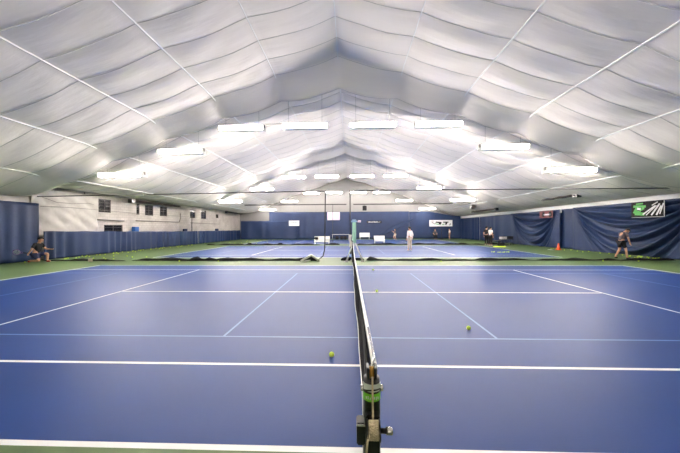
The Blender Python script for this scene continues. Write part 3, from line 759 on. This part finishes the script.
def person(loc, rz, label, pose=None, shirt='c_white', bottoms='c_black', shorts=True, sc=1.0, shoe='c_white', hair='hair', sleeves=False, cap=None):
    J = {k: Vector(v)*sc for k, v in BASE.items()}
    for k, v in (pose or {}).items(): J[k] = Vector(v)*sc
    t = thing('person', label, 'person', loc, rz)
    names = list(J); verts = [J[n] for n in names]; rad = [RAD[n]*sc for n in names]; edges = [(names.index(a), names.index(b)) for a, b in BONES]
    hd = (J['head3']-J['head1']).normalized()
    fwd = (J['head2']-(J['head1']+J['head3'])/2)
    side = Vector((1, 0, 0)); face = side.cross(hd)*-1
    if face.dot(fwd) < 0 and fwd.length > .002: face = -face
    def add(p, r, to):
        verts.append(p); rad.append(r*sc); edges.append((to, len(verts)-1)); return len(verts)-1
    # hands: palm, four fingers of different lengths and a thumb from the side of the palm
    for s in 'LR':
        w_i = names.index('wr'+s); d = (J['wr'+s]-J['el'+s]).normalized()
        a = d.cross(Vector((0, 1, 0)));
        a = (a if a.length > .2 else d.cross(Vector((0, 0, 1)))).normalized(); n = a.cross(d)
        palm = add(J['wr'+s]+d*.055*sc, .030, w_i)
        kn = add(J['wr'+s]+d*.085*sc, .032, palm)
        for q, ln in ((-1.5, .062), (-.5, .075), (.5, .07), (1.5, .055)):
            b1 = add(J['wr'+s]+(d*.10+a*q*.019)*sc, .010, kn)
            b2 = add(J['wr'+s]+(d*(.10+ln*.55)+a*q*.021+n*.012)*sc, .009, b1)
            add(J['wr'+s]+(d*(.10+ln*.9)+a*q*.021+n*.035)*sc, .008, b2)
        th = add(J['wr'+s]+(d*.055-a*.045)*sc, .011, palm); add(J['wr'+s]+(d*.095-a*.06+n*.01)*sc, .009, th)
    h2 = names.index('head2')
    body = skin_obj('body', verts, edges, rad, M['skin'], t, names.index('pelvis'))
    bm = bmesh.new(); c = J['head2']
    tube(bm, [c+face*.088*sc+hd*.015*sc, c+face*.115*sc-hd*.02*sc, c+face*.09*sc-hd*.028*sc], [.008*sc, .014*sc, .009*sc], 8)
    obj('nose', bm, M['skin'], body, True)
    for s in (-1, 1):
        bm = bmesh.new(); ball(bm, c+face*.09*sc+side*s*.034*sc+hd*.008*sc, .011*sc, 8, 6); obj('eye', bm, M['eye'], body)
        bm = bmesh.new(); ball(bm, c+side*s*.094*sc-hd*.01*sc, .028*sc, 10, 8, (.4, .8, 1.0)); obj('ear', bm, M['skin'], body, True)
    bm = bmesh.new(); tube(bm, [c+face*.092*sc-hd*.05*sc-side*.022*sc, c+face*.098*sc-hd*.052*sc, c+face*.092*sc-hd*.05*sc+side*.022*sc], .006*sc, 6)
    obj('mouth', bm, M['c_red'], body)
    # hair cap
    bm = bmesh.new(); gq = bmesh.ops.create_uvsphere(bm, u_segments=20, v_segments=14, radius=.112*sc)
    cc = c+hd*.028*sc-face*.012*sc
    for v in list(bm.verts):
        if v.co.dot(hd) < -.02*sc + .55*max(0, v.co.dot(face)) - .9*max(0, -v.co.dot(face)): bm.verts.remove(v)
    bmesh.ops.translate(bm, vec=cc, verts=bm.verts[:])
    o = obj('hair' if not cap else 'cap', bm, M[cap or hair], t, True); solid(o, .01)
    # clothes: same skeleton, a little wider
    def cloth(nm, chain, m, grow):
        ns = []
        for a, b in chain:
            for q in (a, b):
                if q not in ns: ns.append(q)
        def pt(q):
            if '>' in q:
                a, b, f = q.split('>'); return J[a].lerp(J[b], float(f)), lerp(RAD[a], RAD[b], float(f))*sc
            return J[q], RAD[q]*sc
        vv = [pt(q)[0] for q in ns]; rr = [pt(q)[1]+grow for q in ns]
        return skin_obj(nm, vv, [(ns.index(a), ns.index(b)) for a, b in chain], rr, M[m], t, 0)
    ends = ('wrL', 'wrR') if sleeves else ('shL>elL>.75', 'shR>elR>.75')
    ch = [('pelvis', 'spine'), ('spine', 'chest'), ('chest', 'chest>neck>.8'), ('chest', 'shL'), ('chest', 'shR')]
    if sleeves: ch += [('shL', 'elL'), ('elL', 'elL>wrL>.9'), ('shR', 'elR'), ('elR', 'elR>wrR>.9')]
    else: ch += [('shL', ends[0]), ('shR', ends[1])]
    cloth('shirt', ch, shirt, .016*sc)
    if shorts: ch = [('pelvis', 'hipL'), ('hipL', 'hipL>knL>.8'), ('pelvis', 'hipR'), ('hipR', 'hipR>knR>.8')]
    else: ch = [('pelvis', 'hipL'), ('hipL', 'knL'), ('knL', 'knL>anL>.9'), ('pelvis', 'hipR'), ('hipR', 'knR'), ('knR', 'knR>anR>.9')]
    cloth('shorts' if shorts else 'trousers', ch, bottoms, .022*sc)
    for s in 'LR': 
        a, b = J['an'+s].copy(), J['to'+s].copy()
        heel = a - (b-a)*.25; heel.z = max(.04*sc, a.z-.05*sc)
        skin_obj('shoe', [heel, a.lerp(b, .5)-Vector((0, 0, .005)), b], [(0, 1), (1, 2)], [.042*sc, .048*sc, .036*sc], M[shoe], t, 0, 1)
    return t
def racket(loc, rot, label, m='purple'):
    t = thing('tennis_racket', label, 'racket', loc); t.rotation_euler = rot
    pts = [(.13*math.cos(a), 0, .50+.17*math.sin(a)) for a in [2*math.pi*k/28 for k in range(29)]]
    obj('hoop', TB(pts, .012, 8), M[m], t, True)
    obj('grip', TB([(0, 0, 0), (0, 0, .2)], .016, 8), M['c_black'], t, True)
    bm = bmesh.new(); tube(bm, [(0, 0, .2), (-.06, 0, .355)], .008, 6); tube(bm, [(0, 0, .2), (.06, 0, .355)], .008, 6); obj('throat', bm, M[m], t)
    bm = bmesh.new()
    for k in range(-5, 6):
        x = k*.022; h = .16*math.sqrt(max(0, 1-(x/.13)**2)); tube(bm, [(x, 0, .5-h), (x, 0, .5+h)], .0015, 4)
        z = k*.029; h = .12*math.sqrt(max(0, 1-(z/.17)**2)); tube(bm, [(-h, 0, .5+z), (h, 0, .5+z)], .0015, 4)
    obj('strings', bm, M['band'], t)
    return t
# facing: local +Y is forward
# crouching player at the left, facing right (+X): rz = -90 deg
crouch = dict(pelvis=(0, -.05, .42), spine=(0, .0, .60), chest=(0, .05, .78), neck=(0, .08, .94), head1=(0, .13, 1.0), head2=(0, .17, 1.08), head3=(0, .17, 1.16),
              shL=(-.18, .05, .87), elL=(-.22, .18, .64), wrL=(-.18, .42, .62), shR=(.18, .05, .87), elR=(.25, -.02, .62), wrR=(.24, -.12, .50),
              hipL=(-.09, -.03, .38), knL=(-.14, .36, .42), anL=(-.13, .34, .09), toL=(-.13, .50, .04),
              hipR=(.09, -.03, .36), knR=(.14, .22, .09), anR=(.13, -.20, .10), toR=(.13, -.30, .05))
person((-16.25, 12.1, 0), -math.pi/2+.1, 'person in a black shirt crouching by the left curtain with a purple racket', crouch, 'c_black', 'c_navy', True, 1.08, 'c_red')
racket((-16.42, 11.82, .50), (0, -1.45, .2), 'purple tennis racket held by the crouching player at the left')
walk = dict(pelvis=(0, -.03, .93), spine=(0, .0, 1.1), chest=(0, .06, 1.27), neck=(0, .14, 1.42), head1=(0, .21, 1.46), head2=(0, .29, 1.49), head3=(0, .345, 1.53),
            shL=(-.18, .09, 1.36), elL=(-.23, .10, 1.08), wrL=(-.2, .22, .84), shR=(.18, .08, 1.36), elR=(.24, .12, 1.08), wrR=(.18, .24, .86),
            hipL=(-.09, -.03, .88), knL=(-.10, -.04, .48), anL=(-.11, -.26, .12), toL=(-.11, -.12, .04), hipR=(.09, -.03, .88), knR=(.10, .12, .49), anR=(.1, .16, .09), toR=(.11, .33, .04))
person((14.4, 13.75, 0), -math.pi/2, 'person in a grey shirt and black shorts walking with head bowed by the right curtain', walk, 'c_grey', 'c_black', True, 1.0, 'c_black')
person((4.28, 19.3, 0), .6, 'person in white shirt and beige trousers standing on the middle court', dict(elR=(.30, -.02, 1.12), wrR=(.22, .1, .95), knL=(-.12, .02, .5), anL=(-.15, -.02, .09), toL=(-.18, .12, .04)), 'c_white', 'c_beige', False, 1.02, 'c_white', sleeves=True)
run = dict(elL=(-.32, .1, 1.2), wrL=(-.35, .3, 1.38), knL=(-.15, .2, .55), anL=(-.15, .05, .2), toL=(-.15, .2, .14), knR=(.12, 0, .5), anR=(.14, -.15, .09), toR=(.14, 0, .04))
person((6.0, 37.5, 0), math.pi/2-.4, 'far player in pale clothes swinging before the back curtain', run, 'c_grey', 'c_beige', True, .9)
sit = dict(pelvis=(0, 0, .52), spine=(0, .0, .70), chest=(0, .04, .88), neck=(0, .05, 1.04), head1=(0, .08, 1.12), head2=(0, .09, 1.21), head3=(0, .075, 1.29),
           shL=(-.18, .03, .98), elL=(-.24, .08, .72), wrL=(-.18, .3, .64), shR=(.18, .03, .98), elR=(.24, .08, .72), wrR=(.18, .3, .64),
           hipL=(-.09, .02, .5), knL=(-.12, .42, .5), anL=(-.12, .4, .09), toL=(-.12, .55, .04), hipR=(.09, .02, .5), knR=(.12, .42, .5), anR=(.12, .4, .09), toR=(.12, .55, .04))
person((12.4, 41.0, 0), math.pi, 'far person in dark clothes sitting beneath the white and black banner', sit, 'c_grey', 'c_black', False, 1.12)
t = thing('folding_chair', 'dark folding chair under the seated far person', 'chair', (12.4, 41.25, 0))
obj('seat', BX((0, 0, .42), (.42, .42, .03), .008), M['black'], t); obj('backrest', BX((0, .22, .8), (.42, .03, .3), .008), M['black'], t)
for sx in (-1, 1):
    obj('leg', TB([(sx*.19, -.18, 0), (sx*.19, -.18, .42)], .014, 6), M['blackmetal'], t); obj('leg', TB([(sx*.19, .2, 0), (sx*.19, .23, .95)], .014, 6), M['blackmetal'], t)
person((14.4, 40.6, 0), math.pi/2, 'far person in a white shirt standing right of the seated person', None, 'c_white', 'c_grey', True, .88)
t = thing('umpire_stool', 'thin dark stand between the two far people under the banner', 'stand', (13.5, 41.4, 0))
obj('pole', TB([(0, 0, .03), (0, 0, 1.9)], .03, 8), M['blackmetal'], t); obj('base', TB([(0, 0, 0), (0, 0, .04)], .25, 16), M['blackmetal'], t)
person((12.95, 26.0, 0), -.9, 'person in black standing left beside the person in a pale shirt', dict(elR=(.28, .1, 1.15), wrR=(.2, .3, 1.1)), 'c_black', 'c_black', False, 1.02)
person((12.95, 25.2, 0), -1.2, 'person in a pale shirt and dark trousers seen beside the ball carts', dict(elL=(-.26, .08, 1.14), wrL=(-.1, .28, 1.05)), 'c_white', 'c_black', False, 1.0)
